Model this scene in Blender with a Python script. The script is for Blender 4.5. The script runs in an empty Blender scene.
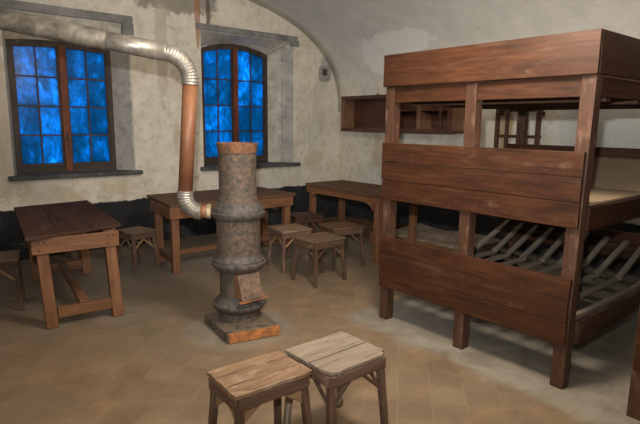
import bpy, bmesh, math, random
from mathutils import Vector, Matrix, noise
random.seed(7)
C = bpy.context.scene.collection
S = bpy.context.scene

# ------------------------------------------------------------------ camera, world, lights, exposure
cam_d = bpy.data.cameras.new('camera'); cam = bpy.data.objects.new('camera', cam_d); C.objects.link(cam)
cam_d.sensor_width = 36; cam_d.lens = 29.42; cam_d.clip_start = .02
V1 = Vector((640, -82, 523)).normalized(); V2 = Vector((-440, -93, 523)).normalized()
V2 = (V2 - V1*V1.dot(V2)).normalized(); V3 = V1.cross(V2)
if V3.y > 0: V3 = -V3
right = Vector((V1.x, V2.x, V3.x)); down = Vector((V1.y, V2.y, V3.y)); fwd = Vector((V1.z, V2.z, V3.z))
m = Matrix((right, -down, -fwd)).transposed().to_4x4(); m.translation = (0, 0, 1.6)
cam.matrix_world = m; S.camera = cam

w = bpy.data.worlds.new('daylight'); S.world = w; w.use_nodes = True
w.node_tree.nodes['Background'].inputs[0].default_value = (.80, .90, 1, 1)
w.node_tree.nodes['Background'].inputs[1].default_value = 2.1

def lamp(name, kind, loc, power, col, target=None, **k):
    d = bpy.data.lights.new(name, kind); d.energy = power; d.color = col
    for a, v in k.items(): setattr(d, a, v)
    o = bpy.data.objects.new(name, d); C.objects.link(o); o.location = loc
    if target: o.rotation_euler = (Vector(target)-Vector(loc)).to_track_quat('-Z', 'Y').to_euler()
    return o
# the flash of the camera, a little above the lens
lamp('flash', 'SPOT', Vector((0, 0, 1.6)) - down*.26 - right*.06, 600, (1, .97, .92), (3.2, 3.6, 2.25), spot_size=math.radians(96), spot_blend=1.0, shadow_soft_size=.03)
# the warm lamp of the room, on the vault behind and above the camera
lamp('ceiling_lamp', 'POINT', (2.1, 1.7, 2.6), 200, (1, .84, .66), shadow_soft_size=.22)
S.view_settings.view_transform = 'Standard'; S.view_settings.look = 'None'
S.view_settings.gamma = 1; S.view_settings.use_curve_mapping = False
S.view_settings.exposure = 0.0

# ------------------------------------------------------------------ materials
def new_mat(name):
    mt = bpy.data.materials.new(name); mt.use_nodes = True
    nt = mt.node_tree; return mt, nt, nt.nodes, nt.links, nt.nodes['Principled BSDF']
def ramp(n, stops):
    r = n.new('ShaderNodeValToRGB'); e = r.color_ramp.elements
    e[0].position, e[0].color = stops[0][0], (*stops[0][1], 1)
    e[1].position, e[1].color = stops[-1][0], (*stops[-1][1], 1)
    for p, c in stops[1:-1]:
        q = e.new(p); q.color = (*c, 1)
    return r
def nz(n, l, vec, scale, detail=5, rough=.6, dist=0):
    t = n.new('ShaderNodeTexNoise'); t.inputs['Scale'].default_value = scale; t.inputs['Detail'].default_value = detail
    t.inputs['Roughness'].default_value = rough; t.inputs['Distortion'].default_value = dist
    if vec is not None: l.new(vec, t.inputs['Vector'])
    return t.outputs['Fac']
def mapping(n, l, vec, scale=(1, 1, 1), loc=(0, 0, 0), rot=(0, 0, 0)):
    mp = n.new('ShaderNodeMapping'); l.new(vec, mp.inputs[0]); mp.inputs['Scale'].default_value = scale
    mp.inputs['Location'].default_value = loc; mp.inputs['Rotation'].default_value = rot
    return mp.outputs[0]
def mix(n, l, fac, a, b, mode='MIX'):
    x = n.new('ShaderNodeMix'); x.data_type = 'RGBA'; x.blend_type = mode
    for sock, v in ((x.inputs[0], fac), (x.inputs[6], a), (x.inputs[7], b)):
        if isinstance(v, (int, float)): sock.default_value = v
        elif isinstance(v, tuple): sock.default_value = (*v, 1)
        else: l.new(v, sock)
    return x.outputs[2]
def math_(n, l, op, a, b=0., clamp=False):
    x = n.new('ShaderNodeMath'); x.operation = op; x.use_clamp = clamp
    for s, v in ((x.inputs[0], a), (x.inputs[1], b)):
        if isinstance(v, (int, float)): s.default_value = v
        else: l.new(v, s)
    return x.outputs[0]
def bump(n, l, bs, h, strength=.3, dist=.01):
    b = n.new('ShaderNodeBump'); b.inputs['Strength'].default_value = strength; b.inputs['Distance'].default_value = dist
    l.new(h, b.inputs['Height']); l.new(b.outputs[0], bs.inputs['Normal'])
def coord(n, kind='Object'):
    return n.new('ShaderNodeTexCoord').outputs[kind]
def rng(n, l, v, a, b):   # smooth 0..1 between a and b
    x = n.new('ShaderNodeMapRange'); x.interpolation_type = 'SMOOTHSTEP'
    l.new(v, x.inputs[0]); x.inputs[1].default_value = a; x.inputs[2].default_value = b
    return x.outputs[0]

CRACKED = ('worn tan seat', 'weathered grey seat')
def wood(name, dark, mid, light, worn=None, worn_at=.62, rough=.6, spec=.35):
    mt, nt, n, l, bs = new_mat(name)
    uv = coord(n, 'UV')
    grain = nz(n, l, mapping(n, l, uv, (3, 45, 1)), 1.0, 7, .65, .6)
    coarse = nz(n, l, mapping(n, l, uv, (1.6, 7, 1)), 1.0, 4, .6, 1.2)
    blot = nz(n, l, mapping(n, l, uv, (5, 9, 1)), 1.0, 5, .6)
    f = math_(n, l, 'ADD', math_(n, l, 'MULTIPLY', grain, .5), math_(n, l, 'MULTIPLY', coarse, .5))
    r = ramp(n, [(.30, dark), (.5, mid), (.72, light)]); l.new(f, r.inputs[0])
    c = r.outputs[0]
    if worn: c = mix(n, l, math_(n, l, 'MULTIPLY', rng(n, l, blot, worn_at-.05, worn_at+.1), .65), c, worn)
    # dusty scuffs along the grain, dark knots
    sc_ = nz(n, l, mapping(n, l, uv, (2.2, 16, 1), (7, 3, 0)), 1.0, 8, .75, 1.5)
    c = mix(n, l, math_(n, l, 'MULTIPLY', rng(n, l, sc_, .52, .72), .38), c, tuple(min(1, .8*x+.012) for x in (worn or light)))
    c = mix(n, l, math_(n, l, 'MULTIPLY', rng(n, l, nz(n, l, mapping(n, l, uv, (9, 22, 1), (1, 8, 0)), 1.0, 6, .7, .8), .60, .72), .5), c, dark)
    if name in CRACKED:
        ck = nz(n, l, mapping(n, l, uv, (2.5, 38, 1), (3, 9, 0)), 1.0, 9, .8, .5)
        c = mix(n, l, math_(n, l, 'MULTIPLY', rng(n, l, ck, .56, .60), .8), c, (.05, .033, .022))
        fg = nz(n, l, mapping(n, l, uv, (6, 150, 1), (0, 2, 0)), 1.0, 6, .7)
        c = mix(n, l, math_(n, l, 'MULTIPLY', rng(n, l, fg, .45, .75), .5), c, dark)
    l.new(c, bs.inputs['Base Color'])
    bs.inputs['Roughness'].default_value = rough; bs.inputs['Specular IOR Level'].default_value = spec
    bump(n, l, bs, grain, .2, .003)
    return mt
M = {}
M['bunk'] = wood('red brown bunk wood', (.014, .0055, .0035), (.043, .0155, .0070), (.086, .033, .0135), (.11, .060, .037), .64, .5, .3)
M['post'] = wood('bunk post wood', (.028, .0135, .009), (.062, .030, .019), (.108, .055, .035), (.17, .10, .07), .58, .5, .3)
M['deck'] = wood('pale deck board', (.22, .15, .10), (.34, .25, .17), (.42, .32, .22), None, rough=.7)
M['bar'] = wood('grey brown bars', (.10, .082, .066), (.22, .185, .15), (.34, .295, .245), None, rough=.7)
M['slat'] = wood('dark grey slats', (.03, .024, .02), (.07, .056, .045), (.11, .09, .072), None)
M['bearer'] = wood('dark bearer wood', (.02, .01, .006), (.05, .023, .013), (.10, .05, .03), None)
M['table'] = wood('orange brown table wood', (.09, .04, .02), (.18, .085, .043), (.26, .13, .068), (.10, .048, .026), .6, .5)
M['tabletop'] = wood('dark red table top', (.03, .015, .011), (.06, .030, .021), (.09, .047, .033), (.12, .072, .05), .62, .75, .08)
M['tabletop_brown'] = wood('brown table top', (.05, .028, .018), (.11, .062, .036), (.17, .10, .06), (.2, .13, .085), .6, .7, .15)
M['seat_tan'] = wood('worn tan seat', (.085, .05, .03), (.20, .125, .075), (.30, .20, .125), (.36, .27, .19), .58, .7)
M['seat_grey'] = wood('weathered grey seat', (.10, .078, .06), (.21, .17, .13), (.31, .26, .205), (.38, .34, .28), .66, .7)
M['stool'] = wood('stool leg wood', (.045, .027, .02), (.11, .065, .046), (.19, .12, .085), (.27, .19, .14), .6, .65)
M['stool_dark'] = wood('dark stool wood', (.025, .015, .01), (.075, .045, .028), (.15, .095, .06), (.2, .14, .1), .62, .65)
M['seat_dark'] = wood('dark brown seat', (.06, .035, .022), (.13, .082, .05), (.2, .135, .085), None, rough=.6)
M['leg_pale'] = wood('pale whitewashed leg wood', (.12, .085, .06), (.25, .19, .14), (.42, .36, .30), (.6, .56, .5), .55, .7)
M['brace_pale'] = wood('pale brace wood', (.18, .11, .06), (.28, .18, .10), (.36, .25, .15), None, rough=.7)
M['cabinet'] = wood('wall cabinet wood', (.035, .014, .009), (.08, .035, .021), (.14, .065, .038), (.2, .11, .07), .64, .5)
M['cab_edge'] = wood('cabinet edge wood', (.10, .05, .03), (.19, .10, .058), (.27, .155, .09), None)
M['win'] = wood('window frame wood', (.018, .015, .013), (.045, .035, .03), (.09, .07, .06), (.16, .12, .1), .64)
M['mullion'] = wood('rust red mullion', (.05, .015, .008), (.15, .04, .018), (.24, .075, .03), (.06, .04, .03), .55)

def metal(name, dark, mid, light, metallic=.0, rough=.6, sc=9, bumpy=.4):
    mt, nt, n, l, bs = new_mat(name); p = coord(n)
    a = nz(n, l, p, sc, 8, .7, .5)
    r = ramp(n, [(.36, dark), (.5, mid), (.64, light)]); l.new(a, r.inputs[0]); l.new(r.outputs[0], bs.inputs['Base Color'])
    bs.inputs['Metallic'].default_value = metallic; bs.inputs['Roughness'].default_value = rough
    bump(n, l, bs, nz(n, l, p, sc*6, 6, .7), bumpy, .004)
    return mt
M['iron'] = metal('cast iron with rust', (.035, .031, .029), (.08, .068, .058), (.15, .10, .07), .2, .6, 24, .8)
M['iron_rusty'] = metal('rusty iron cylinder', (.035, .030, .027), (.085, .066, .053), (.16, .10, .065), .15, .7, 34, .9)
M['iron_blue'] = metal('bluish iron ring', (.035, .034, .034), (.078, .072, .067), (.13, .10, .08), .2, .6, 26, .8)
M['base'] = metal('dusty brown iron block', (.05, .042, .035), (.12, .092, .07), (.19, .14, .10), .05, .8, 16, .6)
M['plate'] = metal('bright orange rust', (.14, .06, .03), (.32, .125, .04), (.48, .19, .05), 0, .85, 14)
M['rust'] = metal('orange rust', (.07, .045, .032), (.17, .08, .042), (.32, .13, .045), 0, .8, 11)
M['hatch'] = metal('dusty iron door', (.08, .055, .042), (.14, .095, .07), (.20, .13, .09), .1, .7, 14)
M['pipe_brown'] = metal('brown enamel pipe', (.17, .07, .036), (.21, .09, .045), (.25, .11, .055), .1, .5, 4, .05)
M['silver'] = metal('aluminium duct', (.22, .21, .195), (.34, .325, .30), (.46, .44, .41), .65, .40, 12, .25)
M['silver_dusty'] = metal('dusty duct', (.09, .082, .07), (.165, .152, .13), (.27, .25, .22), .25, .55, 10, .2)
M['cream'] = metal('cream sealing', (.2, .16, .1), (.35, .29, .19), (.5, .43, .3), 0, .8, 20)
M['bolt'] = metal('dark bolt', (.03, .02, .015), (.06, .04, .03), (.1, .07, .05), .5, .5, 30)
M['straw'] = metal('straw sacking', (.12, .09, .06), (.20, .16, .115), (.29, .24, .175), 0, .95, 10, .6)

# plaster
def plaster(name, tar, ceiling=False):
    mt, nt, n, l, bs = new_mat(name); p = coord(n)
    sep = n.new('ShaderNodeSeparateXYZ'); l.new(p, sep.inputs[0]); X, Y, Z = sep.outputs
    big = nz(n, l, p, 1.1, 6, .6, .4); mid = nz(n, l, p, 4.0, 10, .72, .1); fine = nz(n, l, p, 22, 6, .7)
    base = ramp(n, [(.32, (.53, .485, .395)), (.48, (.68, .645, .56)), (.66, (.76, .74, .68))]); l.new(mid, base.inputs[0])
    c = base.outputs[0]
    c = mix(n, l, math_(n, l, 'MULTIPLY', rng(n, l, big, .5, .68), .55), c, (.50, .50, .48))
    # yellow damp streaks running down
    st = nz(n, l, mapping(n, l, p, (5, 5, .9)), 1.0, 6, .6, .8)
    c = mix(n, l, math_(n, l, 'MULTIPLY', rng(n, l, st, .54, .72), .5), c, (.42, .33, .19))
    d2 = nz(n, l, mapping(n, l, p, (2.3, 2.3, 2), (3, 1, 7)), 1.0, 9, .75, .1)
    c = mix(n, l, math_(n, l, 'MULTIPLY', rng(n, l, d2, .60, .72), .35), c, (.33, .31, .27))
    c = mix(n, l, math_(n, l, 'MULTIPLY', rng(n, l, fine, .60, .74), .35), c, (.30, .26, .2))
    d3 = nz(n, l, mapping(n, l, p, (1, 1, 1), (5, 5, 5)), 9.0, 10, .8, 0)
    c = mix(n, l, math_(n, l, 'MULTIPLY', rng(n, l, d3, .53, .64), .55), c, (.36, .32, .25))
    c = mix(n, l, math_(n, l, 'MULTIPLY', rng(n, l, nz(n, l, mapping(n, l, p, (1, 1, .8), (2, 8, 1)), 5.0, 9, .75, .1), .60, .70), .5), c, (.72, .70, .66))
    rs = nz(n, l, mapping(n, l, p, (9, 9, 1.6), (4, 0, 2)), 1.0, 8, .75, .1)
    c = mix(n, l, math_(n, l, 'MULTIPLY', rng(n, l, rs, .64, .76), .5), c, (.30, .19, .09))
    def blob(c, cx, cy, cz, rx, ry, rz, col, k=.8, wob=.5, lo=.75, hi=1.0):
        q = mapping(n, l, p, (1/rx, 1/ry, 1/rz), (-cx/rx, -cy/ry, -cz/rz))
        ln = n.new('ShaderNodeVectorMath'); ln.operation = 'LENGTH'; l.new(q, ln.inputs[0])
        v = math_(n, l, 'ADD', ln.outputs['Value'], math_(n, l, 'MULTIPLY', math_(n, l, 'SUBTRACT', mid, .5), wob*3))
        f = math_(n, l, 'SUBTRACT', 1.0, rng(n, l, v, lo, hi))
        return mix(n, l, math_(n, l, 'MULTIPLY', f, k), c, col)
    if ceiling:
        c = mix(n, l, rng(n, l, Z, 1.6, 2.9), c, mix(n, l, rng(n, l, mid, .35, .65), (.60, .60, .575), (.69, .685, .655)))
        c = blob(c, 5.6, 5.0, 2.72, .6, .62, .17, (.82, .83, .81), .95, .5, .8, .92)
        c = blob(c, 5.75, 5.7, 2.58, .5, .28, .27, (.80, .80, .78), .9, .5, .8, .92)
        c = blob(c, 5.95, 5.75, 1.15, .3, .18, .28, (.44, .36, .24), .5)
        c = blob(c, 5.95, 3.60, 1.55, .3, .10, .5, (.40, .27, .11), .75)
        c = blob(c, 5.95, 2.4, 1.6, .3, .7, .35, (.52, .56, .56), .6, .3)
    else:
        c = blob(c, 3.05, 6.75, 3.25, .75, .5, .28, (.20, .19, .17), .75, .6)
        c = blob(c, 3.42, 6.75, 3.1, .05, .5, .6, (.33, .14, .06), .7, .25)
        c = blob(c, 3.58, 6.75, 3.05, .035, .5, .28, (.10, .08, .07), .8, .3)
        c = blob(c, 2.9, 6.75, 2.6, .10, .5, .9, (.40, .35, .28), .5, .4)
        c = blob(c, 1.0, 6.75, 1.5, .25, .5, .9, (.40, .35, .28), .6, .5)
        c = blob(c, 5.45, 6.75, 1.05, .28, .5, .16, (.50, .41, .26), .5, .9, .3, 1.1)
        c = blob(c, 2.3, 6.75, .78, .3, .5, .12, (.47, .39, .25), .5, 1.0, .3, 1.2)
        c = blob(c, 1.6, 6.75, .72, .5, .5, .12, (.47, .40, .28), .5, 1.0, .3, 1.2)
        c = blob(c, 5.70, 6.75, 2.55, .10, .5, .16, (.33, .34, .34), .7, .2)
    if tar:
        edge = math_(n, l, 'ADD', Z, math_(n, l, 'MULTIPLY', math_(n, l, 'SUBTRACT', mid, .5), .10))
        tarc = ramp(n, [(.38, (.008, .009, .011)), (.55, (.018, .019, .022)), (.70, (.07, .07, .07))]); l.new(d2, tarc.inputs[0])
        f = math_(n, l, 'SUBTRACT', 1.0, rng(n, l, edge, .585, .60))
        c = mix(n, l, f, c, tarc.outputs[0])
        # bare patches low on the tar
        f2 = math_(n, l, 'MULTIPLY', f, rng(n, l, nz(n, l, mapping(n, l, p, (1.5, 1.5, 3), (9, 2, 4)), 1.6, 7, .7, .5), .60, .70))
        c = mix(n, l, math_(n, l, 'MULTIPLY', f2, .5), c, (.22, .21, .19))
    l.new(c, bs.inputs['Base Color']); bs.inputs['Roughness'].default_value = .9
    h = math_(n, l, 'ADD', math_(n, l, 'MULTIPLY', mid, .7), math_(n, l, 'MULTIPLY', fine, .3))
    bump(n, l, bs, h, .5, .02)
    return mt
M['plaster_back'] = plaster('old cream plaster with tar dado', True)
M['plaster_side'] = plaster('old vault plaster', True, True)
def concrete(name, a, b, sc=5):
    mt, nt, n, l, bs = new_mat(name); p = coord(n)
    f = nz(n, l, p, sc, 8, .7, .5); r = ramp(n, [(.35, a), (.65, b)]); l.new(f, r.inputs[0]); l.new(r.outputs[0], bs.inputs['Base Color'])
    bs.inputs['Roughness'].default_value = .9; bump(n, l, bs, nz(n, l, p, 25, 6, .7), .5, .01); return mt
M['reveal'] = concrete('grey reveal plaster', (.27, .27, .26), (.50, .49, .46))
M['reveal_white'] = concrete('white reveal plaster', (.36, .34, .29), (.62, .60, .55))
M['lintel'] = concrete('grey cement lintel', (.15, .155, .16), (.28, .28, .28))
M['sill'] = concrete('dark slate sill', (.045, .048, .052), (.12, .12, .12))
M['vent_plate'] = concrete('grey cement patch', (.25, .26, .26), (.38, .38, .37), 10)
M['vent_dark'] = concrete('dark vent mesh', (.05, .03, .02), (.16, .11, .09), 30)

# floor
def floor_mat():
    mt, nt, n, l, bs = new_mat('old tiled floor'); p = coord(n)
    big = nz(n, l, p, .9, 6, .65, .4); mid = nz(n, l, p, 3.2, 8, .7, .6); fine = nz(n, l, p, 24, 6, .7)
    r = ramp(n, [(.25, (.13, .09, .057)), (.5, (.20, .142, .09)), (.75, (.26, .19, .125))]); l.new(mid, r.inputs[0])
    c = r.outputs[0]
    c = mix(n, l, math_(n, l, 'MULTIPLY', rng(n, l, big, .42, .62), .55), c, (.17, .135, .095))
    c = mix(n, l, math_(n, l, 'MULTIPLY', rng(n, l, nz(n, l, mapping(n, l, p, (2, 5, 1), (4, 4, 0)), 1, 6, .65, .5), .55, .68), .5), c, (.27, .175, .095))
    br = n.new('ShaderNodeTexBrick'); l.new(mapping(n, l, p, (1, 1, 1), (.11, .05, 0), (0, 0, -TILE_ROT)), br.inputs['Vector'])
    br.offset = 0; br.inputs['Scale'].default_value = 1; br.inputs['Brick Width'].default_value = TILE; br.inputs['Row Height'].default_value = TILE
    br.inputs['Mortar Size'].default_value = .004; br.inputs['Mortar Smooth'].default_value = .3
    br.inputs['Color1'].default_value = (.0, .0, .0, 1); br.inputs['Color2'].default_value = (1, 1, 1, 1); br.inputs['Bias'].default_value = 0
    tint = br.outputs['Color']; fac = br.outputs['Fac']
    c = mix(n, l, .10, c, tint, 'OVERLAY')
    c = mix(n, l, math_(n, l, 'MULTIPLY', fac, math_(n, l, 'MULTIPLY', rng(n, l, big, .38, .6), .36)), c, (.32, .25, .17))
    c = mix(n, l, math_(n, l, 'MULTIPLY', rng(n, l, fine, .6, .72), .35), c, (.09, .07, .05))
    # dusty cement apron below the bunks, around the stove and the table feet
    sep = n.new('ShaderNodeSeparateXYZ'); l.new(p, sep.inputs[0]); X, Y, Z = sep.outputs
    wob = math_(n, l, 'MULTIPLY', math_(n, l, 'SUBTRACT', mid, .5), .35)
    def edge_ge(v, a, soft=.06): return rng(n, l, math_(n, l, 'ADD', v, wob), a-soft, a+soft)
    inb = math_(n, l, 'MULTIPLY', edge_ge(X, 2.85, .09), math_(n, l, 'SUBTRACT', 1.0, edge_ge(Y, 3.1, .09)))
    def circ(cx, cy, rr):
        q = mapping(n, l, p, (1, 1, 1), (-cx, -cy, 0)); ln = n.new('ShaderNodeVectorMath'); ln.operation = 'LENGTH'; l.new(q, ln.inputs[0])
        return math_(n, l, 'SUBTRACT', 1.0, rng(n, l, math_(n, l, 'ADD', ln.outputs['Value'], math_(n, l, 'MULTIPLY', wob, .8)), rr-.06, rr+.06))
    g = inb
    for a in ((2.02, 3.42, .42), (.86, 4.35, .14), (1.38, 4.3, .2), (2.28, 5.1, .13), (2.9, 5.3, .3)):
        g = math_(n, l, 'MAXIMUM', g, math_(n, l, 'MULTIPLY', circ(*a), .6))
    grey = ramp(n, [(.3, (.15, .135, .115)), (.5, (.235, .22, .19)), (.7, (.31, .295, .265))]); l.new(mid, grey.inputs[0])
    c = mix(n, l, math_(n, l, 'MULTIPLY', g, .85), c, grey.outputs[0])
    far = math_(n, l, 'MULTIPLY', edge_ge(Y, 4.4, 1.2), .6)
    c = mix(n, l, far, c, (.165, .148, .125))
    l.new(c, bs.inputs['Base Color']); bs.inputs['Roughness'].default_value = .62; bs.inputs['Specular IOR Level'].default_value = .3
    h = math_(n, l, 'SUBTRACT', math_(n, l, 'ADD', math_(n, l, 'MULTIPLY', fine, .3), mid), math_(n, l, 'MULTIPLY', fac, .08))
    bump(n, l, bs, h, .25, .006)
    return mt
TILE = .20; TILE_ROT = math.radians(42)
M['floor'] = floor_mat()

def pane_mat():
    mt = bpy.data.materials.new('blue filmed glass'); mt.use_nodes = True; nt = mt.node_tree; n = nt.nodes; l = nt.links
    for x in list(n): n.remove(x)
    out = n.new('ShaderNodeOutputMaterial'); p = coord(n)
    a = nz(n, l, mapping(n, l, p, (4, 4, 3)), 1, 6, .65, .8); b = nz(n, l, mapping(n, l, p, (16, 16, 7)), 1, 7, .7, 1)
    info = n.new('ShaderNodeObjectInfo')
    f = math_(n, l, 'ADD', math_(n, l, 'MULTIPLY', a, .6), math_(n, l, 'MULTIPLY', b, .4))
    f = math_(n, l, 'ADD', f, math_(n, l, 'MULTIPLY', math_(n, l, 'SUBTRACT', info.outputs['Random'], .5), .12))
    r = ramp(n, [(.38, (.004, .16, .27)), (.50, (.004, .24, .43)), (.60, (.01, .40, .80)), (.70, (.14, .70, 1.0))]); l.new(f, r.inputs[0])
    t = n.new('ShaderNodeBsdfTranslucent'); l.new(r.outputs[0], t.inputs[0])
    g = n.new('ShaderNodeBsdfGlossy'); g.inputs['Roughness'].default_value = .25; g.inputs[0].default_value = (1, 1, 1, 1)
    mx = n.new('ShaderNodeMixShader'); mx.inputs[0].default_value = .008
    l.new(t.outputs[0], mx.inputs[1]); l.new(g.outputs[0], mx.inputs[2]); l.new(mx.outputs[0], out.inputs[0])
    return mt
M['pane'] = pane_mat()

# ------------------------------------------------------------------ mesh helpers
def new_bm():
    bm = bmesh.new(); bm.loops.layers.uv.new('UVMap'); return bm
def obj(name, bm, mat, parent=None, bevel=.003, smooth=False):
    me = bpy.data.meshes.new(name); bmesh.ops.recalc_face_normals(bm, faces=bm.faces); bm.to_mesh(me); bm.free()
    me.materials.append(mat)
    o = bpy.data.objects.new(name, me); C.objects.link(o)
    if parent is not None:
        o.parent = parent
        if parent.parent is None: o.matrix_parent_inverse = parent.matrix_basis.inverted()
    if bevel:
        b = o.modifiers.new('bevel', 'BEVEL'); b.width = bevel; b.segments = 2; b.limit_method = 'ANGLE'; b.angle_limit = math.radians(40)
    if smooth:
        for f in me.polygons: f.use_smooth = True
    return o
def prism(bm, base, top, mapuv=True):
    """solid between two equal-length loops; uv along the longest extent"""
    vb = [bm.verts.new(p) for p in base]; vt = [bm.verts.new(p) for p in top]
    fs = [bm.faces.new(vb[::-1]), bm.faces.new(vt)]
    k = len(vb)
    for i in range(k): fs.append(bm.faces.new((vb[i], vb[(i+1) % k], vt[(i+1) % k], vt[i])))
    pts = [Vector(p) for p in base+top]
    c0 = sum((Vector(p) for p in base), Vector())/k; c1 = sum((Vector(p) for p in top), Vector())/k
    cands = [c1-c0, Vector(base[1])-Vector(base[0]), Vector(base[2 if k == 4 else k//2])-Vector(base[1])]
    ax = max(cands, key=lambda v: v.length).normalized()
    uvl = bm.loops.layers.uv.active; off = Vector((random.uniform(0, 50), random.uniform(0, 50)))
    for f in fs:
        f.normal_update(); b2 = f.normal.cross(ax)
        if b2.length < .3: a2 = f.normal.orthogonal().normalized(); b2 = f.normal.cross(a2)
        else: a2 = ax; b2.normalize()
        for lp in f.loops: lp[uvl].uv = (lp.vert.co.dot(a2)+off.x, lp.vert.co.dot(b2)+off.y)
def box(bm, x0, x1, y0, y1, z0, z1):
    b = [(x0, y0, z0), (x1, y0, z0), (x1, y1, z0), (x0, y1, z0)]; prism(bm, b, [(x, y, z1) for x, y, _ in b])
def beam(bm, p0, p1, w, h, up=(0, 0, 1), w1=None, h1=None):
    """bar from p0 to p1, w across, h along 'up'"""
    p0, p1 = Vector(p0), Vector(p1); d = (p1-p0).normalized(); s = d.cross(Vector(up))
    if s.length < 1e-4: s = d.cross(Vector((1, 0, 0)))
    s.normalize(); u = s.cross(d)
    def q(p, w, h): return [tuple(p+s*a*w/2+u*b*h/2) for a, b in ((-1, -1), (1, -1), (1, 1), (-1, 1))]
    prism(bm, q(p0, w, h), q(p1, w1 or w, h1 or h))
def lathe(bm, prof, cx, cy, seg=48, cz=0):
    rings = []
    for r, z in prof: rings.append([bm.verts.new((cx+r*math.cos(2*math.pi*i/seg), cy+r*math.sin(2*math.pi*i/seg), cz+z)) for i in range(seg)])
    for a, b in zip(rings, rings[1:]):
        for i in range(seg): bm.faces.new((a[i], a[(i+1) % seg], b[(i+1) % seg], b[i]))
    bm.faces.new(rings[0][::-1]); bm.faces.new(rings[-1])
def tube(bm, pts, radf, seg=28):
    pts = [Vector(p) for p in pts]; rings = []; s = 0; u = None
    for i, p in enumerate(pts):
        t = (pts[min(i+1, len(pts)-1)]-pts[max(i-1, 0)]).normalized()
        u = t.orthogonal() if u is None else (u-t*u.dot(t))
        u.normalize(); v = t.cross(u)
        if i: s += (p-pts[i-1]).length
        r = radf(s)
        rings.append([bm.verts.new(p+(u*math.cos(2*math.pi*k/seg)+v*math.sin(2*math.pi*k/seg))*r) for k in range(seg)])
    for a, b in zip(rings, rings[1:]):
        for i in range(seg): bm.faces.new((a[i], a[(i+1) % seg], b[(i+1) % seg], b[i]))
    bm.faces.new(rings[0][::-1]); bm.faces.new(rings[-1])
def struct(o, parent=None):
    o['kind'] = 'structure'; return o
def thing(name, label, cat, loc=(0, 0, 0), rot=0, group=None):
    o = bpy.data.objects.new(name, None); o.empty_display_size = .1; C.objects.link(o)
    o.location = loc; o.rotation_euler = (0, 0, rot); o['label'] = label; o['category'] = cat
    if group: o['group'] = group
    bpy.context.view_layer.update()
    return o
def one(b, name, mat, parent, bevel=.003, **k): return obj(name, b, mat, parent, bevel, **k)

# ------------------------------------------------------------------ the room
YW, XR, XL, YF = 6.75, 5.98, -.78, -1.6
bm = new_bm(); bmesh.ops.create_grid(bm, x_segments=60, y_segments=70, size=.5)
for v in bm.verts: v.co = (XL-.2+(v.co.x+.5)*(XR-XL+.4), YF-.2+(v.co.y+.5)*(YW-YF+.4), 0)
for v in bm.verts: v.co.z = -.001+.001*noise.noise(v.co*2.5)
struct(obj('floor', bm, M['floor'], None, 0, True))
# the vault
bm = new_bm(); NA = 96; NY = 40; rows = []
for i in range(NA+1):
    a = math.pi*i/NA; e_ = 2/2.4; ca = math.cos(a); x = 2.6+3.38*math.copysign(abs(ca)**e_, ca); z = 1.80+1.65*max(0, math.sin(a))**e_
    rows.append([bm.verts.new((x, YF+(YW-YF)*j/NY, z)) for j in range(NY+1)])
for v in bm.verts:
    k = .006*noise.noise(v.co*1.7); v.co.z += k
for a, b in zip(rows, rows[1:]):
    for j in range(NY): bm.faces.new((a[j], a[j+1], b[j+1], b[j]))
o = obj('ceiling', bm, M['plaster_side'], None, 0, True); struct(o)
sd = o.modifiers.new('thickness', 'SOLIDIFY'); sd.thickness = .2; sd.offset = 1
bpy.context.view_layer.update()
def wallbox(name, x0, x1, y0, y1, z0, z1, mat):
    bm = new_bm(); box(bm, x0, x1, y0, y1, z0, z1); return struct(obj(name, bm, mat, None, 0))
wallbox('wall_right', XR, XR+.25, YF, YW, -.05, 1.82, M['plaster_side'])
wallbox('wall_left', XL-.25, XL, YF, YW, -.05, 1.82, M['plaster_side'])
wallbox('wall_front', XL-.25, XR+.25, YF-.25, YF, -.05, 3.8, M['plaster_side'])
# back wall with two splayed window openings
D = .5
OP = [dict(x0=1.10, x1=2.46, z0=.975, z1=2.80, f0=1.16, f1=2.31, fz0=1.0, fz1=2.50, arch=.03, d=.2),
      dict(x0=3.46, x1=5.03, z0=.975, z1=2.84, f0=3.58, f1=4.75, fz0=1.0, fz1=2.64, arch=.11, d=.3)]
bm = new_bm()
def wall_panel(x0, x1, z0, z1):
    box(bm, x0, x1, YW, YW+D, z0, z1)
wall_panel(XL-.25, OP[0]['x0'], -.05, 3.8); wall_panel(OP[0]['x1'], OP[1]['x0'], -.05, 3.8); wall_panel(OP[1]['x1'], XR+.25, -.05, 3.8)
for q in OP:
    wall_panel(q['x0'], q['x1'], -.05, q['z0']); wall_panel(q['x0'], q['x1'], q['z1'], 3.8)
struct(obj('wall_back', bm, M['plaster_back'], None, 0))

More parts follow.
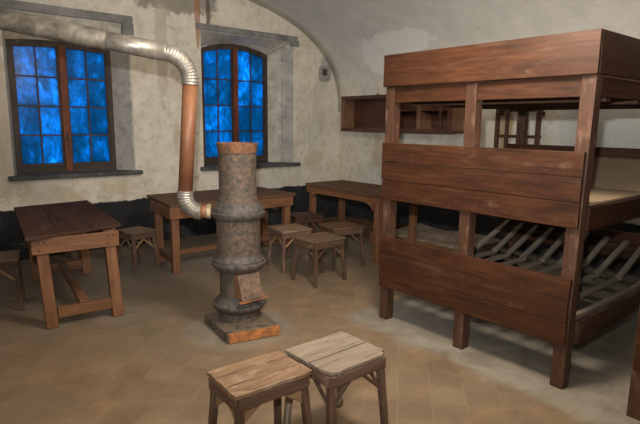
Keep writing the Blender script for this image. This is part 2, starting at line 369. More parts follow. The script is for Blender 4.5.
def arch_top(q, x):
    t = (x-q['f0'])/(q['f1']-q['f0'])*2-1
    return q['fz1']+q['arch']*(1-t*t)
for wi, q in enumerate(OP):
    root = bpy.data.objects.new('window_%d' % (wi+1), None); C.objects.link(root); root['kind'] = 'structure'
    root.location = ((q['f0']+q['f1'])/2, YW+q['d'], q['fz0']); bpy.context.view_layer.update()
    yf = YW+q['d']; a, b, z0, z1 = q['x0'], q['x1'], q['z0'], q['z1']
    # splayed reveal: solid filling between the opening and the frame
    bm = new_bm(); N = 14
    prism(bm, [(b, YW+.004, z0), (b, yf+.15, z0), (q['f1'], yf+.15, z0), (q['f1'], yf, z0)], [(b, YW+.004, z1), (b, yf+.15, z1), (q['f1'], yf+.15, z1), (q['f1'], yf, z1)])
    one(bm, 'reveal', M['reveal'] if wi == 0 else M['reveal_white'], root, 0)
    bm = new_bm()
    prism(bm, [(a, YW+.004, z0), (q['f0'], yf, z0), (q['f0'], yf+.15, z0), (a, yf+.15, z0)], [(a, YW+.004, z1), (q['f0'], yf, z1), (q['f0'], yf+.15, z1), (a, yf+.15, z1)])
    one(bm, 'reveal', M['reveal_white'], root, 0)
    bm = new_bm()
    lo, hi = [], []
    for i in range(N+1):
        x = q['f0']+(q['f1']-q['f0'])*i/N; xf = a+(b-a)*i/N; zt = arch_top(q, x)
        lo.append([bm.verts.new(p) for p in ((xf, YW+.004, z1-.01), (x, yf, zt), (x, yf+.15, zt), (x, yf+.15, z1+.01), (xf, YW+.004, z1+.01))])
    for s, t in zip(lo, lo[1:]):
        for i in range(5): bm.faces.new((s[i], s[(i+1) % 5], t[(i+1) % 5], t[i]))
    bm.faces.new(lo[0]); bm.faces.new(lo[-1][::-1])
    one(bm, 'soffit', M['reveal_white'], root, 0)
    # cement strip that frames the right side of the opening, and the lintel band
    bm = new_bm()
    if wi == 0:
        box(bm, b-.005, b+.025, YW-.004, YW+.02, z0, 2.76)
    else:
        prism(bm, [(b+.0, YW-.004, z0), (b+.0, YW+.02, z0), (b-.13, YW+.155, z0), (b-.13, YW+.13, z0)], [(b+.0, YW-.004, 2.76), (b+.0, YW+.02, 2.76), (b-.13, YW+.155, 2.76), (b-.13, YW+.13, 2.76)])
    one(bm, 'jamb_strip', M['reveal'], root, 0)
    bm = new_bm()
    if wi == 0:
        box(bm, .6, 2.53, YW-.03, YW+.03, 2.79, 2.885); box(bm, 2.40, 2.54, YW-.028, YW+.03, 2.66, 2.80)
    else:
        box(bm, 3.40, 5.10, YW-.03, YW+.05, 2.84, 2.92); box(bm, 4.98, 5.13, YW-.028, YW+.03, 2.77, 2.86)
    one(bm, 'lintel', M['lintel'], root, .006)
    bm = new_bm(); box(bm, a-.06, b+.09, YW-.09, yf+.02, z0-.045, z0+.004); one(bm, 'window_sill', M['sill'], root, .006)
    # frame
    x0, x1 = q['f0'], q['f1']; fw = .055; t = .06; zb = q['fz0']-.02; xm = (x0+x1)/2
    fr = new_bm()
    box(fr, x0, x0+fw, yf, yf+t, zb, arch_top(q, x0)-.06); box(fr, x1-fw, x1, yf, yf+t, zb, arch_top(q, x1)-.06)
    box(fr, x0, x1, yf+.001, yf+t+.001, zb, zb+.07)
    K = 12
    for i in range(K):
        xa, xb = x0+(x1-x0)*i/K, x0+(x1-x0)*(i+1)/K
        za, zc = arch_top(q, xa)-.002, arch_top(q, xb)-.002
        prism(fr, [(xa, yf-.001, za-.075), (xb, yf-.001, zc-.075), (xb, yf+t, zc-.075), (xa, yf+t, za-.075)], [(xa, yf-.001, za), (xb, yf-.001, zc), (xb, yf+t, zc), (xa, yf+t, za)])
    F = one(fr, 'window_frame', M['win'], root, 0)
    bm = new_bm(); box(bm, xm-.038, xm+.038, yf-.022, yf+t, zb+.01, arch_top(q, xm)-.05)
    Mu = one(bm, 'mullion', M['mullion'], root)
    bm = new_bm()
    for hz in (.28, .36): box(bm, xm-.012, xm+.012, yf-.035, yf-.022, 1.0+hz, 1.0+hz+.05)
    beam(bm, (xm, yf-.045, 1.35), (xm, yf-.045, 1.48), .014, .014)
    one(bm, 'latch', M['bolt'], Mu)
    for side in (0, 1):
        lx0 = x0+fw if side == 0 else xm+.038; lx1 = xm-.038 if side == 0 else x1-fw
        sf = new_bm(); s = .020
        box(sf, lx0, lx0+s, yf+.008, yf+.05, zb+.07, arch_top(q, lx0)-.05); box(sf, lx1-s, lx1, yf+.008, yf+.05, zb+.07, arch_top(q, lx1)-.05)
        box(sf, lx0, lx1, yf+.009, yf+.051, zb+.07, zb+.11)
        SA = one(sf, 'sash', M['win'], root, .002)
        px0, px1, pz0 = lx0+s, lx1-s, zb+.11; pz1 = min(arch_top(q, px0), arch_top(q, px1))-.06
        mb = new_bm(); pxm = (px0+px1)/2; ztop = max(arch_top(q, px0), arch_top(q, px1), arch_top(q, pxm))
        box(mb, pxm-.008, pxm+.008, yf+.015, yf+.045, pz0, ztop-.05)
        for r_ in range(1, 4):
            zz = pz0+(pz1-pz0)*r_/4; box(mb, px0, px1, yf+.016, yf+.044, zz-.008, zz+.008)
        one(mb, 'glazing_bar', M['win'], SA, 0)
        for cix in range(2):
            for r_ in range(4):
                qa, qb = (px0, pxm) if cix == 0 else (pxm, px1)
                za = pz0+(pz1-pz0)*r_/4; zb_ = pz0+(pz1-pz0)*(r_+1)/4
                pb = new_bm()
                ta, tb = (zb_, zb_) if r_ < 3 else (arch_top(q, qa)-.03, arch_top(q, qb)-.03)
                prism(pb, [(qa, yf+.027, za), (qb, yf+.027, za), (qb, yf+.031, za), (qa, yf+.031, za)], [(qa, yf+.027, ta), (qb, yf+.027, tb), (qb, yf+.031, tb), (qa, yf+.031, ta)])
                one(pb, 'pane', M['pane'], SA, 0)

# vent in the wall near the vault
t = thing('wall_vent', 'small square rusty vent in a grey cement patch high in the corner', 'vent', (5.68, YW, 2.42))
bm = new_bm(); N = 18; pl = []
for i in range(N):
    a = 2*math.pi*i/N; r = .125*(1/max(abs(math.cos(a)), abs(math.sin(a))))**.7*(1+.10*noise.noise(Vector((math.cos(a)*2, math.sin(a)*2, 1))))
    pl.append((5.665+r*math.cos(a), YW-.012, 2.40+r*math.sin(a)*1.0))
prism(bm, pl, [(x, YW+.004, z) for x, y, z in pl]); one(bm, 'plaster_surround', M['vent_plate'], t, 0)
bm = new_bm(); box(bm, 5.60, 5.72, YW-.02, YW-.006, 2.365, 2.375); box(bm, 5.60, 5.72, YW-.02, YW-.006, 2.475, 2.485); box(bm, 5.60, 5.61, YW-.02, YW-.006, 2.375, 2.475); box(bm, 5.71, 5.72, YW-.02, YW-.006, 2.375, 2.475)
one(bm, 'vent_frame', M['lintel'], t, 0)
bm = new_bm(); box(bm, 5.61, 5.71, YW-.014, YW-.008, 2.375, 2.475)
for i in range(5): box(bm, 5.618+.019*i, 5.623+.019*i, YW-.018, YW-.012, 2.375, 2.475)
one(bm, 'vent_grille', M['vent_dark'], t, 0)

# ------------------------------------------------------------------ bunk beds
def bunk(label, dy=0.0):
    t = thing('bunk_bed', label, 'bunk bed', (4.0, 2.13+dy, 0), 0, 'three tiered bunk beds')
    y0, y1 = 1.31+dy, 2.905+dy; ys = (1.31+.045+dy, 2.12+dy, 2.905-.045+dy); yb3 = (ys[0], ys[1], 2.79+dy); xf, xb = 3.105, 4.93; P = .041
    def j(a=.004): return random.uniform(-a, a)
    for y in ys:
        bm = new_bm(); beam(bm, (xf+j(), y+(.03 if y == ys[0] else 0)+j(), 0), (xf+j(), y, 1.88), .082, .082, (0, 1, 0)); one(bm, 'post', M['post'], t, .004)
    for y in yb3:
        bm = new_bm(); beam(bm, (xb, y, 0), (xb, y, 1.745), .08, .08, (0, 1, 0)); one(bm, 'post', M['post'], t, .004)
    F0, F1 = xf-P-.027, xf-P-.002
    # lower and middle footboards, each of planks
    for zs in ((.285, .43, .575, .705), (1.01, 1.165, 1.31, 1.457)):
        bm = new_bm()
        for a, b in zip(zs, zs[1:]):
            d = j(.003); box(bm, F0+d, F1, y0+(.035 if zs[0] < .5 else .022)+j(.003), y1-.012+j(.003), a+.0015, b-.0015)
        one(bm, 'footboard', M['bunk'], t, .002)
    # top tier: high boards all round
    bm = new_bm(); box(bm, F0-.005, F0+.022, y0-.01, y1-.005, 1.884, 2.12); one(bm, 'upper_footboard', M['bunk'], t, .003)
    bm = new_bm()
    for a, b in zip(ys, ys[1:]): box(bm, xf-P+.012, xf-P+.037, a+P+.002, b-P-.002, 1.765, 1.88)
    one(bm, 'upper_front_rail', M['bunk'], t, .002)
    for y, s in ((y0-.01, 1), (y1+.01, -1)):
        bm = new_bm(); box(bm, F0+.024, xb+.04, min(y, y+s*.026), max(y, y+s*.026), 1.884, 2.12); one(bm, 'upper_side_board', M['bunk'], t, .003)
        bm = new_bm(); ya = y+s*.032; box(bm, xf+P+.002, xb+.04, min(ya, ya+s*.026), max(ya, ya+s*.026), 1.77, 1.88); one(bm, 'upper_side_rail', M['bunk'], t, .002)
    bm = new_bm(); box(bm, xb+.042, xb+.068, y0-.01, y1+.01, 1.75, 2.12); one(bm, 'upper_headboard', M['bunk'], t, .003)
    for i in range(4):
        bm = new_bm(); x = 3.35+i*.48; box(bm, x-.035, x+.035, y0+.05, y1-.05, 1.745, 1.79); one(bm, 'bearer', M['bearer'], t)
    bm = new_bm(); n = 9
    for i in range(n):
        a = xf+P+.005+(xb-P-xf-P-.01)*i/n; b = xf+P+.005+(xb-P-xf-P-.01)*(i+1)/n; box(bm, a, b-.004, y0+.03, y1-.03, 1.792, 1.812)
    one(bm, 'upper_deck', M['bearer'], t, .001)
    # middle tier
    for y, s in ((y0+.01, 1), (y1-.01, -1)):
        bm = new_bm(); box(bm, xf+P+.002, xb-.04, min(y, y+s*.03), max(y, y+s*.03), .985, 1.125); one(bm, 'side_rail', M['bunk'], t, .003)
        bm = new_bm(); box(bm, xf+P+.002, xb-.04, min(y, y+s*.03), max(y, y+s*.03), .28, .42); one(bm, 'side_rail', M['post'], t, .003)
    bm = new_bm(); box(bm, xf+P-.005, 4.15, y0+.042, (y0+y1)/2-.002, 1.127, 1.143); box(bm, xf+P-.005, 4.15, (y0+y1)/2+.002, y1-.042, 1.127, 1.143)
    one(bm, 'mattress_board', M['deck'], t, .002)
    bm = new_bm()
    for a, b in ((y0+.042, (y0+y1)/2-.002), ((y0+y1)/2+.002, y1-.042)): beam(bm, (4.152, (a+b)/2, 1.137), (4.85, (a+b)/2, 1.325), b-a, .016)
    one(bm, 'sloped_headrest', M['deck'], t, .002)
    for i in range(3):
        bm = new_bm(); x = 3.5+i*.6; box(bm, x-.03, x+.03, y0+.045, y1-.045, 1.05, 1.125); one(bm, 'bearer', M['bearer'], t)
    # headboards
    for za, zb in ((1.15, 1.42), (.47, .70)):
        bm = new_bm(); h = (zb-za)/2
        for k in range(2): box(bm, xb-P-.028, xb-P-.002, y0, y1, za+h*k+.001, za+h*(k+1)-.001)
        one(bm, 'headboard', M['bunk'], t, .002)
    # lowest tier: cross slats with long bars that rise to a head rest
    for x in (3.24, 3.5, 3.8, 4.1, 4.4, 4.68):
        bm = new_bm(); box(bm, x-.05, x+.05, y0+.045, y1-.045, .362+j(), .385); one(bm, 'cross_slat', M['slat'], t)
    n = 10; g = (y1-y0-.16)/(n-1)
    for i in range(n):
        y = y0+.08+g*i+j(.012); k = j(.006)
        bm = new_bm(); beam(bm, (3.17, y, .424+k), (4.34, y+j(.01), .424+k), .036, .03); o = one(bm, 'bed_bar', M['bar'], t)
        bm = new_bm(); xa = 4.34+j(.05); beam(bm, (xa, y, .425), (4.86, y+j(.012), .63+j(.012)), .042, .028); one(bm, 'headrest_bar', M['bar'], t)
    bm = new_bm(); box(bm, 4.80, 4.86, y0+.03, y1-.03, .56, .60); one(bm, 'headrest_rail', M['bearer'], t)
    return t
bunk('three tiered reddish-brown wooden bunk bed with plank footboards standing beside the right wall')
bunk('wooden bunk bed of which only one corner post shows at the lower right edge', -1.925)

# ------------------------------------------------------------------ tables
def quad_pt(c, u, v):
    nl, nr, fr, fl = [Vector((*q, 0)) for q in c]
    return (nl*(1-u)+nr*u)*(1-v)+(fl*(1-u)+fr*u)*v
def table(name, label, corners, h, topmat, legw=.085, apron=.11, inset=.07, tt=.028, planks=3, group=None, stretch='H', along='v', brackets=False, bolts=False, legs=None, lean=(0, 0, 0)):
    """corners: near-left, near-right, far-right, far-left"""
    cen = sum((Vector((*q, 0)) for q in corners), Vector())/4
    t = thing(name, label, 'table', cen, 0, 'wooden work tables')
    bm = new_bm()
    for k in range(planks):
        a, b = k/planks, (k+1)/planks; e = .0015
        L = ((a+e, 0), (b-e, 0), (b-e, 1), (a+e, 1)) if along == 'v' else ((0, a+e), (1, a+e), (1, b-e), (0, b-e))
        lo = [tuple(quad_pt(corners, *q)+Vector((0, 0, h-tt))) for q in L]; hi = [tuple(quad_pt(corners, *q)+Vector((0, 0, h+random.uniform(-.001, .001)))) for q in L]
        prism(bm, lo, hi)
    one(bm, 'tabletop', topmat, t, .003)
    wv = (Vector((*corners[1], 0))-Vector((*corners[0], 0))).length; lv = (Vector((*corners[3], 0))-Vector((*corners[0], 0))).length
    iu, iv = inset/wv, inset/lv
    P = {}
    for nm, u, v in (('nl', iu, iv), ('nr', 1-iu, iv), ('fr', 1-iu, 1-iv), ('fl', iu, 1-iv)): P[nm] = quad_pt(corners, u, v)
    if legs: P = {k_: Vector((*q_, 0)) for k_, q_ in zip(('nl', 'nr', 'fr', 'fl'), legs)}
    lean = Vector(lean)
    eu = (P['nr']-P['nl']).normalized(); ev = (P['fl']-P['nl']).normalized()
    for nm, p in P.items():
        bm = new_bm(); beam(bm, p, p+lean+Vector((0, 0, h-tt-.001)), legw, legw, ev, legw*.92, legw*.92)
        one(bm, 'leg', M['table'], t, .006)
    off = legw/2+.012
    for a, b, nrm in (('nl', 'nr', -ev), ('fl', 'fr', ev), ('nl', 'fl', -eu), ('nr', 'fr', eu)):
        d = (P[b]-P[a]).normalized(); bm = new_bm(); ext = legw/2+(.024 if nrm in (-ev, ev) else 0)
        z = h-tt-.002-apron/2; pa, pb = lean+P[a]-d*ext+nrm*off, lean+P[b]+d*ext+nrm*off
        beam(bm, pa+Vector((0, 0, z)), pb+Vector((0, 0, z)), .024, apron)
        ap = one(bm, 'apron', M['table'], t, .003)
        if bolts and nrm == -ev:
            for q in (P[a], P[b]):
                for sx, sz in ((-.02, -.03), (.022, .03), (-.02, .028)):
                    c = lean+q+d*sx+nrm*(off+.012)+Vector((0, 0, z+sz)); bm = new_bm(); beam(bm, c-nrm*.002, c+nrm*.003, .014, .014); one(bm, 'bolt_head', M['bolt'], ap, 0)
        if brackets:
            for q, s in ((P[a], 1), (P[b], -1)):
                bm = new_bm(); zz = z-apron/2; w_ = .16; hh = .085; base = []
                o0 = q+d*s*(legw/2)+nrm*off
                pts = [(0, .02), (w_, .02)]+[(w_*(1-math.sin(k*math.pi/10)), -hh*(1-math.cos(k*math.pi/10))) for k in range(0, 6)]
                f1 = [tuple(o0+d*s*x_+nrm*.0115+Vector((0, 0, zz+z_))) for x_, z_ in pts]; f0 = [tuple(o0+d*s*x_-nrm*.0115+Vector((0, 0, zz+z_))) for x_, z_ in pts]
                prism(bm, f0, f1); one(bm, 'bracket', M['table'], t, 0)
    if stretch == 'H':
        for a, b in (('nl', 'nr'), ('fl', 'fr')):
            d = (P[b]-P[a]).normalized(); bm = new_bm(); beam(bm, P[a]+d*legw/2+Vector((0, 0, .115)), P[b]-d*legw/2+Vector((0, 0, .115)), .05, .085); one(bm, 'end_stretcher', M['table'], t, .003)
        a, b = (P['nl']+P['nr'])/2, (P['fl']+P['fr'])/2; d = (b-a).normalized()
        bm = new_bm(); beam(bm, a+d*.03+Vector((0, 0, .145)), b-d*.03+Vector((0, 0, .145)), .07, .035); one(bm, 'long_stretcher', M['table'], t, .003)
    elif stretch == 'S':
        for a, b in (('nl', 'fl'), ('nr', 'fr')):
            d = (P[b]-P[a]).normalized(); bm = new_bm(); beam(bm, P[a]+d*legw/2+Vector((0, 0, .13)), P[b]-d*legw/2+Vector((0, 0, .13)), .04, .07); one(bm, 'end_stretcher', M['table'], t, .003)
        a, b = (P['nl']+P['fl'])/2, (P['nr']+P['fr'])/2; d = (b-a).normalized()
        bm = new_bm(); beam(bm, a+d*.03+Vector((0, 0, .15)), b-d*.03+Vector((0, 0, .15)), .05, .05); one(bm, 'long_stretcher', M['table'], t, .003)
    return t
table('wooden_table', 'wooden table with dark reddish top and end stretchers under the left window', [(.725, 4.24), (1.48, 4.41), (1.65, 5.97), (.93, 5.88)], .75, M['tabletop'], .088, .12, .075, .026, 3, bolts=True, legs=[(.88, 4.34), (1.375, 4.30), (1.53, 5.72), (1.065, 5.75)], lean=(-.033, .024, 0))
table('wooden_table', 'brown wooden table standing behind the stove below the second window', [(2.21, 5.08), (3.86, 5.12), (3.86, 5.98), (2.33, 6.02)], .75, M['tabletop_brown'], .085, .12, .08, .03, 4, stretch='S', along='h', legs=[(2.28, 5.15), (3.77, 5.20), (3.77, 5.70), (2.34, 5.72)])
table('wooden_table', 'brown wooden table with curved leg brackets in the far corner beside the bunk', [(4.22, 3.92), (4.98, 3.92), (4.98, 5.50), (4.30, 5.50)], .812, M['tabletop_brown'], .075, .085, .07, .03, 3, stretch='', brackets=True, legs=[(4.335, 4.17), (4.90, 4.12), (4.90, 5.42), (4.37, 5.42)])

# ------------------------------------------------------------------ stools
def stool(label, x, y, rot, w, d, seatm, legm, bracem, h=.455, seams=(.5,), ragged=.004, notch=False, seed=0, gap=.0015, pale_back=False, gusset=False):
    t = thing('wooden_stool', label, 'stool', (x, y, 0), rot, 'plank seated wooden stools')
    R = Matrix.Translation((x, y, 0)) @ Matrix.Rotation(rot, 4, 'Z')
    rnd = random.Random(seed)
    def add(bm, name, mat, par, bev=.003):
        bmesh.ops.transform(bm, matrix=R, verts=bm.verts); return one(bm, name, mat, par, bev)
    bm = new_bm(); ss = [0, *seams, 1]
    for k in range(len(ss)-1):
        ya, yb = -d/2+d*ss[k]+gap, -d/2+d*ss[k+1]-gap; pts = []; n = 9
        xa = -w/2+rnd.uniform(-.004, .006); xb = w/2+rnd.uniform(-.006, .004)
        for i in range(n): # near edge
            u = i/(n-1); pts.append((xa+(xb-xa)*u, ya+rnd.uniform(-1, 1)*(ragged if k == 0 else .0008)+(rnd.uniform(.003, .006) if k else 0)))
        if notch and k == 0:
            pts[-1] = (xb-.035, ya+.004); pts.append((xb-.02, ya+.035)); pts.append((xb+.006, ya+.04))
            pts[0] = (xa+.012, ya+.018)
        pts.append((xb+rnd.uniform(-.004, .004), (ya+yb)/2))
        for i in range(n):
            u = i/(n-1); pts.append((xb-(xb-xa)*u, yb+rnd.uniform(-1, 1)*.001))
        pts.append((xa+rnd.uniform(-.004, .004), (ya+yb)/2))
        z1 = h+rnd.uniform(-.0015, .0015); prism(bm, [(a, b, h-.018) for a, b in pts], [(a, b, z1) for a, b in pts])
    uvl = bm.loops.layers.uv.active
    for f in bm.faces:
        for lp in f.loops: lp[uvl].uv = (lp.vert.co.x+seed*3.1, lp.vert.co.y+.3*lp.vert.co.z+seed*1.7+(5 if lp.vert.co.y > -d/2+d*ss[1] else 0))
    add(bm, 'seat', seatm, t, .002)
    lw = .036; ax, ay = w/2-.035, d/2-.035; sp = .035
    for sx in (-1, 1):
        for sy in (-1, 1):
            bm = new_bm(); beam(bm, (sx*(ax+sp*.8), sy*(ay+sp), 0), (sx*ax, sy*ay, h-.0195), lw*.85, lw*.85, (0, 1, 0), lw, lw); add(bm, 'leg', M['leg_pale'] if pale_back and sy > 0 else legm, t, .004)
    za = h-.020-.03
    for s in (-1, 1):
        bm = new_bm(); beam(bm, (-ax-lw/2, s*(ay+lw/2+.007), za), (ax+lw/2, s*(ay+lw/2+.007), za), .014, .055); add(bm, 'apron', legm, t)
        bm = new_bm(); beam(bm, (s*(ax+lw/2+.007), -ay-lw/2, za), (s*(ax+lw/2+.007), ay+lw/2, za), .014, .055); add(bm, 'apron', legm, t)
    for s in (-1, 1):       # knee braces: from each leg up towards the middle of the apron
        for q in (-1, 1):
            for along in (0, 1):
                a_ = (ax if along == 0 else ay)-lw/2+.004; o_ = (ay if along == 0 else ax)+.004; zt = h-.082
                bm = new_bm()
                if gusset:   # a filled corner plate
                    tri = [(a_+.010, h-.165), (a_+.004, zt), (a_-.09, zt), (a_-.09, zt-.010)]
                else:
                    tri = [(a_+.012, h-.20), (a_+.008, h-.175), (a_-.095, zt), (a_-.125, zt)]
                def pt(u, z, w_):
                    return (q*u, s*(o_+w_), z) if along == 0 else (s*(o_+w_), q*u, z)
                prism(bm, [pt(u, z, -.006) for u, z in tri], [pt(u, z, .006) for u, z in tri]); add(bm, 'knee_brace', bracem, t, .001)
    return t
stool('worn tan wooden stool at the front, left of the pair', 1.248, 1.935, math.radians(-2), .405, .29, M['seat_tan'], M['stool'], M['brace_pale'], seams=(.33, .7), ragged=.006, seed=1, gap=.0008, gusset=True)
stool('pale grey weathered stool at the front, right of the pair, with ragged chipped seat', 1.68, 1.88, 0, .395, .36, M['seat_grey'], M['stool'], M['stool'], seams=(.45,), ragged=.006, notch=True, seed=2, gap=.003, pale_back=True)
stool('light brown stool with pale legs right beside the stove', 3.39, 4.61, math.radians(-8), .37, .37, M['seat_tan'], M['stool'], M['brace_pale'], seams=(.5,), seed=3)
stool('dark brown stool nearest the viewer of the group of four behind the stove', 3.34, 4.03, math.radians(3), .42, .35, M['seat_dark'], M['stool_dark'], M['stool'], seams=(.5,), seed=4)
stool('reddish-brown stool in front of the corner table, right of the group of four', 3.95, 4.38, math.radians(-12), .40, .38, M['tabletop_brown'], M['stool_dark'], M['stool'], seams=(.5,), seed=5)
stool('almost black stool farthest back of the group of four between the two tables', 4.04, 5.19, math.radians(-14), .38, .38, M['bearer'], M['bearer'], M['stool_dark'], seams=(.5,), seed=6)
stool('brown stool between the left table and the table behind the stove', 2.03, 5.60, math.radians(14), .31, .33, M['seat_dark'], M['stool'], M['brace_pale'], h=.435, seams=(.5,), seed=8)
stool('brown stool cut off by the left edge of the picture', .64, 5.10, math.radians(-12), .36, .36, M['seat_dark'], M['stool_dark'], M['brace_pale'], seams=(.5,), seed=9)
stool('brown stool half hidden behind the table with the dark reddish top', 1.42, 6.36, math.radians(4), .36, .34, M['seat_dark'], M['stool'], M['stool'], seams=(.5,), seed=10)

# ------------------------------------------------------------------ stove
SX, SY = 2.058, 3.47
t = thing('cast_iron_stove', 'rusty round cast iron stove column on a square base in the middle of the room', 'stove', (SX, SY, 0))
def lat(name, prof, mat, par=t, seg=56):
    bm = new_bm(); lathe(bm, prof, SX, SY, seg); return obj(name, bm, mat, par, 0, True)
def edge_split(o):
    m_ = o.modifiers.new('edges', 'EDGE_SPLIT'); m_.split_angle = math.radians(42)
bm = new_bm()
c4 = [(1.79, 3.20), (2.19, 3.115), (2.28, 3.60), (1.86, 3.70)]
c4t = [(1.795, 3.215), (2.20, 3.135), (2.275, 3.59), (1.86, 3.69)]
prism(bm, [(a, b, 0) for a, b in c4], [(a, b, .078) for a, b in c4t]); bs_ = obj('base_block', bm, M['base'], t, .008)
bm = new_bm()   # the cast front plate with a raised scroll, orange with rust
prism(bm, [(1.80, 3.187, .004), (2.195, 3.103, .004), (2.195, 3.119, .004), (1.80, 3.205, .004)], [(1.80, 3.190, .076), (2.195, 3.106, .076), (2.195, 3.122, .076), (1.80, 3.21, .076)])
def sc(u, z): return Vector((1.80+.395*u, 3.186-.084*u, z))
for cu, s in ((.35, 1), (.65, -1)):
    pts = [sc(cu+s*.11*(1-k/26)*math.cos(k*.38), .040+.024*(1-k/30)*math.sin(k*.38)) for k in range(22)]
    tube(bm, pts, lambda s_: .004, 6)
obj('base_front_plate', bm, M['plate'], bs_, .002)
edge_split(lat('firebox_foot', [(.165, .074), (.165, .085), (.155, .10), (.155, .15)], M['iron_rusty']))
edge_split(lat('lower_ring', [(.156, .135), (.162, .143), (.188, .158), (.206, .18), (.211, .195), (.209, .207), (.196, .213), (.182, .225), (.172, .243), (.16, .252), (.152, .262)], M['iron_blue']))
edge_split(lat('ash_chamber', [(.152, .26), (.15, .28), (.15, .44), (.158, .465)], M['iron']))
edge_split(lat('middle_ring', [(.152, .455), (.16, .462), (.185, .482), (.205, .505), (.214, .522), (.212, .535), (.20, .541), (.20, .555), (.188, .562), (.178, .578), (.172, .60)], M['iron_blue']))
edge_split(lat('fire_chamber', [(.17, .59), (.17, .61), (.170, .64), (.168, .84), (.172, .865), (.175, .88)], M['iron_rusty']))
edge_split(lat('upper_ring', [(.17, .868), (.18, .874), (.196, .89), (.206, .91), (.207, .925), (.196, .933), (.196, .948), (.19, .962), (.172, .978), (.165, 1.0), (.15, 1.012)], M['iron_blue']))
edge_split(lat('top_cylinder', [(.165, .99), (.155, 1.02), (.143, 1.05), (.142, 1.37), (.148, 1.375), (.148, 1.38)], M['iron_rusty']))
edge_split(lat('top_rim', [(.145, 1.375), (.149, 1.38), (.150, 1.425), (.158, 1.44), (.158, 1.45), (.135, 1.45), (.135, 1.36)], M['rust']))
# fire door facing the viewer's right
dirv = Vector((-.30, -1, 0)).normalized(); dirv = Vector((.05, -1, 0)).normalized(); sd_ = Vector((-dirv.y, dirv.x, 0)); base = Vector((SX-.028, SY+.005, .008))
def dp(s, o, z): return tuple(base+sd_*s+dirv*o+Vector((0, 0, z)))
bm = new_bm()
prism(bm, [dp(-.085, .10, .275), dp(.085, .10, .275), dp(.085, .215, .275), dp(-.085, .215, .275)], [dp(-.085, .10, .45), dp(.085, .10, .45), dp(.085, .155, .45), dp(-.085, .155, .45)])
hs = obj('door_housing', bm, M['rust'], t, .004)
bm = new_bm()
prism(bm, [dp(-.098, .222, .27), dp(.098, .222, .27), dp(.098, .237, .274), dp(-.098, .237, .274)], [dp(-.098, .158, .458), dp(.098, .158, .458), dp(.098, .174, .462), dp(-.098, .174, .462)])
dr = obj('fire_door', bm, M['hatch'], t, .004)
bm = new_bm()
for s, z in ((-.07, .30), (.07, .30), (-.07, .43), (.07, .43)):
    o_ = .237-(z-.27)*.34+.004; beam(bm, dp(s, o_-.006, z), dp(s, o_+.006, z), .014, .014)
obj('rivets', bm, M['rust'], dr, 0)
bm = new_bm(); beam(bm, dp(-.12, .225, .262), dp(.13, .225, .262), .03, .014)
beam(bm, dp(.10, .225, .25), dp(.10, .225, .30), .025, .02); obj('door_ledge', bm, M['rust'], t, .003)

# ------------------------------------------------------------------ flue pipe
t = thing('stove_pipe', 'stove pipe of brown enamel and silvery duct rising from the stove to the left', 'stove pipe', (1.75, 3.68, .95))
PX, PY = 1.75, 3.68
def fillet(p0, p1, p2, r, n=22):
    a = (p0-p1).normalized(); b = (p2-p1).normalized(); th = math.acos(max(-1, min(1, a.dot(b)))); L = r/math.tan(th/2)
    s, e = p1+a*L, p1+b*L; cen = p1+(a+b).normalized()*(r/math.sin(th/2)); out = []
    v0, v1 = s-cen, e-cen; om = v0.angle(v1)
    for k in range(n+1):
        u = k/n; out.append(cen+(v0*math.sin((1-u)*om)+v1*math.sin(u*om))/math.sin(om))
    return out
V = Vector
PR = .054
VT = V((PX+.03, PY-.025, 1.90)); VB = V((PX-.018, PY+.015, 1.07)); up = (VT-VB).normalized(); top = VT+up*.165; left = V((-.42, 4.525, 2.435))
el = fillet(VB, top, left, .19, 60)
rib = lambda s: PR+.0075+.003*math.sin(s*2*math.pi/.021)
def dense(pts, step=.0035):
    out = [pts[0]]
    for a, b in zip(pts, pts[1:]):
        n = max(1, int((b-a).length/step))
        for k in range(1, n+1): out.append(a.lerp(b, k/n))
    return out
bm = new_bm(); tube(bm, dense([VT-up*.03]+el+[el[-1]+(left-top).normalized()*.02]), rib); obj('upper_elbow', bm, M['silver'], t, 0, True)
a0 = el[-1]+(left-top).normalized()*.015; dd = (left-top).normalized()
seg1 = a0+dd*.42
bm = new_bm(); tube(bm, [a0, seg1], lambda s: PR+.0095); obj('horizontal_duct', bm, M['silver'], t, 0, True)
bm = new_bm(); tube(bm, [seg1-dd*.03, seg1-dd*.0, left], lambda s: PR+.014); obj('horizontal_duct', bm, M['silver_dusty'], t, 0, True)
bm = new_bm(); tube(bm, [VB-up*.01, VT], lambda s: PR); obj('vertical_pipe', bm, M['pipe_brown'], t, 0, True)
bot = V((PX-.02, PY+.017, .925)); st = V((SX, SY, .925)); sdir = (st-bot).normalized()
el2 = fillet(VB, bot, bot+sdir*1, .115, 50)
bm = new_bm(); tube(bm, dense([VB+up*.015]+el2), rib); obj('lower_elbow', bm, M['silver'], t, 0, True)
e = el2[-1]
bm = new_bm(); tube(bm, [e-sdir*.01, e+sdir*.05], lambda s: PR*.95); obj('collar', bm, M['pipe_brown'], t, 0, True)
bm = new_bm(); tube(bm, [e+sdir*.04, e+sdir*.06, e+sdir*((st-e).length-.208)], lambda s: PR*1.0+.1*s); obj('sealing_sleeve', bm, M['cream'], t, 0, True)

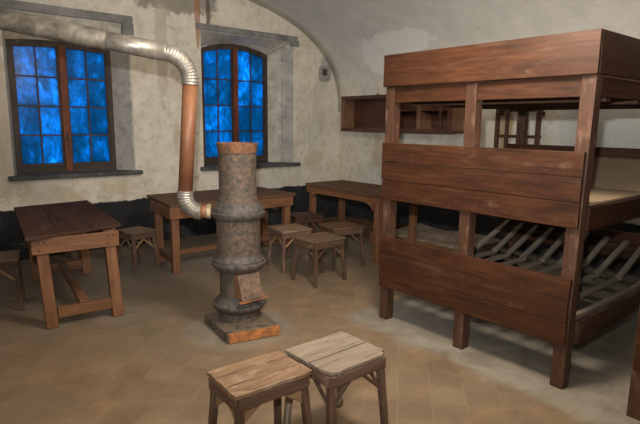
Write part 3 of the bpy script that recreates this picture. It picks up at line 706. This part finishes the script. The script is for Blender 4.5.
# ------------------------------------------------------------------ open cabinet on the right wall
t = thing('wall_cabinet', 'long open-fronted dark wooden cabinet hanging on the right wall', 'cabinet', (XR, 5.26, 1.5))
cx0, cx1, ya, yb, z0, z1 = 5.68, 5.975, 4.19, 6.33, 1.49, 2.02
for nm, B, mat in (('bottom_board', (cx0, cx1, ya, yb, z0, z0+.03), 'cabinet'), ('top_board', (cx0, cx1, ya, yb, z1-.03, z1), 'cabinet'),
                   ('back_board', (cx1-.04, cx1-.02, ya+.02, yb-.02, z0+.03, z1-.03), 'cabinet'),
                   ('side_board', (cx0+.001, cx1, ya+.001, ya+.025, z0+.03, z1-.03), 'cab_edge'), ('side_board', (cx0+.001, cx1, yb-.025, yb-.001, z0+.03, z1-.03), 'cab_edge')):
    bm = new_bm(); box(bm, *B); one(bm, nm, M[mat], t, .002)
bm = new_bm(); box(bm, cx0-.012, cx0, ya, yb, z0-.005, z0+.05); box(bm, cx0-.012, cx0, ya, yb, z1-.05, z1+.005)
box(bm, cx0-.012, cx0, ya, ya+.07, z0+.05, z1-.05); one(bm, 'face_frame', M['cabinet'], t, .002)
bm = new_bm(); box(bm, cx0-.012, cx0, yb-.08, yb, z0+.05, z1-.05); one(bm, 'stile', M['cab_edge'], t, .002)
bm = new_bm(); box(bm, cx0, cx1-.04, 5.24, 5.265, z0+.03, z1-.03); one(bm, 'divider', M['cabinet'], t, .002)
bm = new_bm(); box(bm, cx0+.01, cx1-.04, 4.73, 4.80, z0+.03, z1-.03); one(bm, 'divider', M['cab_edge'], t, .002)
bm = new_bm(); box(bm, cx0+.02, cx1-.04, ya+.025, 5.24, 1.78, 1.80); one(bm, 'shelf', M['cabinet'], t, .002)
bm = new_bm(); box(bm, cx0-.012, cx0+.01, 4.36, 4.40, z0+.03, z1-.03); one(bm, 'divider', M['cabinet'], t, .002)
bm = new_bm(); box(bm, XR-.03, XR-.006, 5.80, 5.825, z1, z1+.05); one(bm, 'hanging_bracket', M['bolt'], t, .001)

# narrow open rack on the wall behind the bunk
t = thing('wall_rack', 'narrow open wooden frame rack on the wall seen through the bunk', 'rack', (XR, 3.42, 1.0))
for y, w_ in ((3.66, .045), (3.53, .035), (3.13, .05)):
    bm = new_bm(); box(bm, 5.86, 5.90, y-w_/2, y+w_/2, .95, 1.80); one(bm, 'upright', M['cabinet'], t, .002)
for z in (.97, 1.47, 1.78):
    bm = new_bm(); box(bm, 5.90, 5.925, 3.105, 3.685, z-.018, z+.018); one(bm, 'crossbar', M['bearer'], t, .002)
for y in (3.65, 3.13):
    bm = new_bm(); box(bm, 5.925, XR, y-.02, y+.02, 1.72, 1.76); one(bm, 'wall_block', M['cabinet'], t, .002)

# ------------------------------------------------------------------ low straw bed and planks on the floor along the right wall
t = thing('straw_pallet', 'low wooden floor bed filled with crumpled straw sacking behind the bunk', 'pallet', (5.45, 4.1, 0))
bm = new_bm(); box(bm, 4.98, 5.01, 3.25, 4.95, 0, .17); one(bm, 'edge_board', M['table'], t)
bm = new_bm(); box(bm, 5.01, 5.95, 4.92, 4.95, 0, .17); one(bm, 'end_board', M['bunk'], t)
bm = new_bm(); box(bm, 5.01, 5.95, 3.25, 3.28, 0, .17); one(bm, 'end_board', M['bunk'], t)
bm = new_bm(); bmesh.ops.create_grid(bm, x_segments=36, y_segments=60, size=.5)
for v in bm.verts:
    u, q = v.co.x+.5, v.co.y+.5; x = 5.012+.93*u; y = 3.285+1.63*q
    e_ = min(1, 6*min(u, 1-u))*min(1, 9*min(q, 1-q))
    p = V((x, y, 0)); v.co = (x, y, .06+e_*(.09+.05*noise.noise(p*2.2)+.02*abs(noise.noise(p*9))+.06*u))
r = bmesh.ops.extrude_face_region(bm, geom=bm.faces[:])
for g in r['geom']:
    if isinstance(g, bmesh.types.BMVert): g.co.z = .001
obj('straw_mattress', bm, M['straw'], t, 0, True)
t = thing('floor_duckboard', 'low plank duckboard on the floor beneath the corner table by the wall', 'duckboard', (5.45, 5.6, 0))
for i in range(4):
    bm = new_bm(); x = 5.02+i*.24; box(bm, x, x+.2, 4.98, 6.35, .05, .072); one(bm, 'plank', M['tabletop_brown'], t)
for y in (5.1, 5.65, 6.2):
    bm = new_bm(); box(bm, 5.02, 5.94, y-.03, y+.03, .0, .049); one(bm, 'batten', M['table'], t)
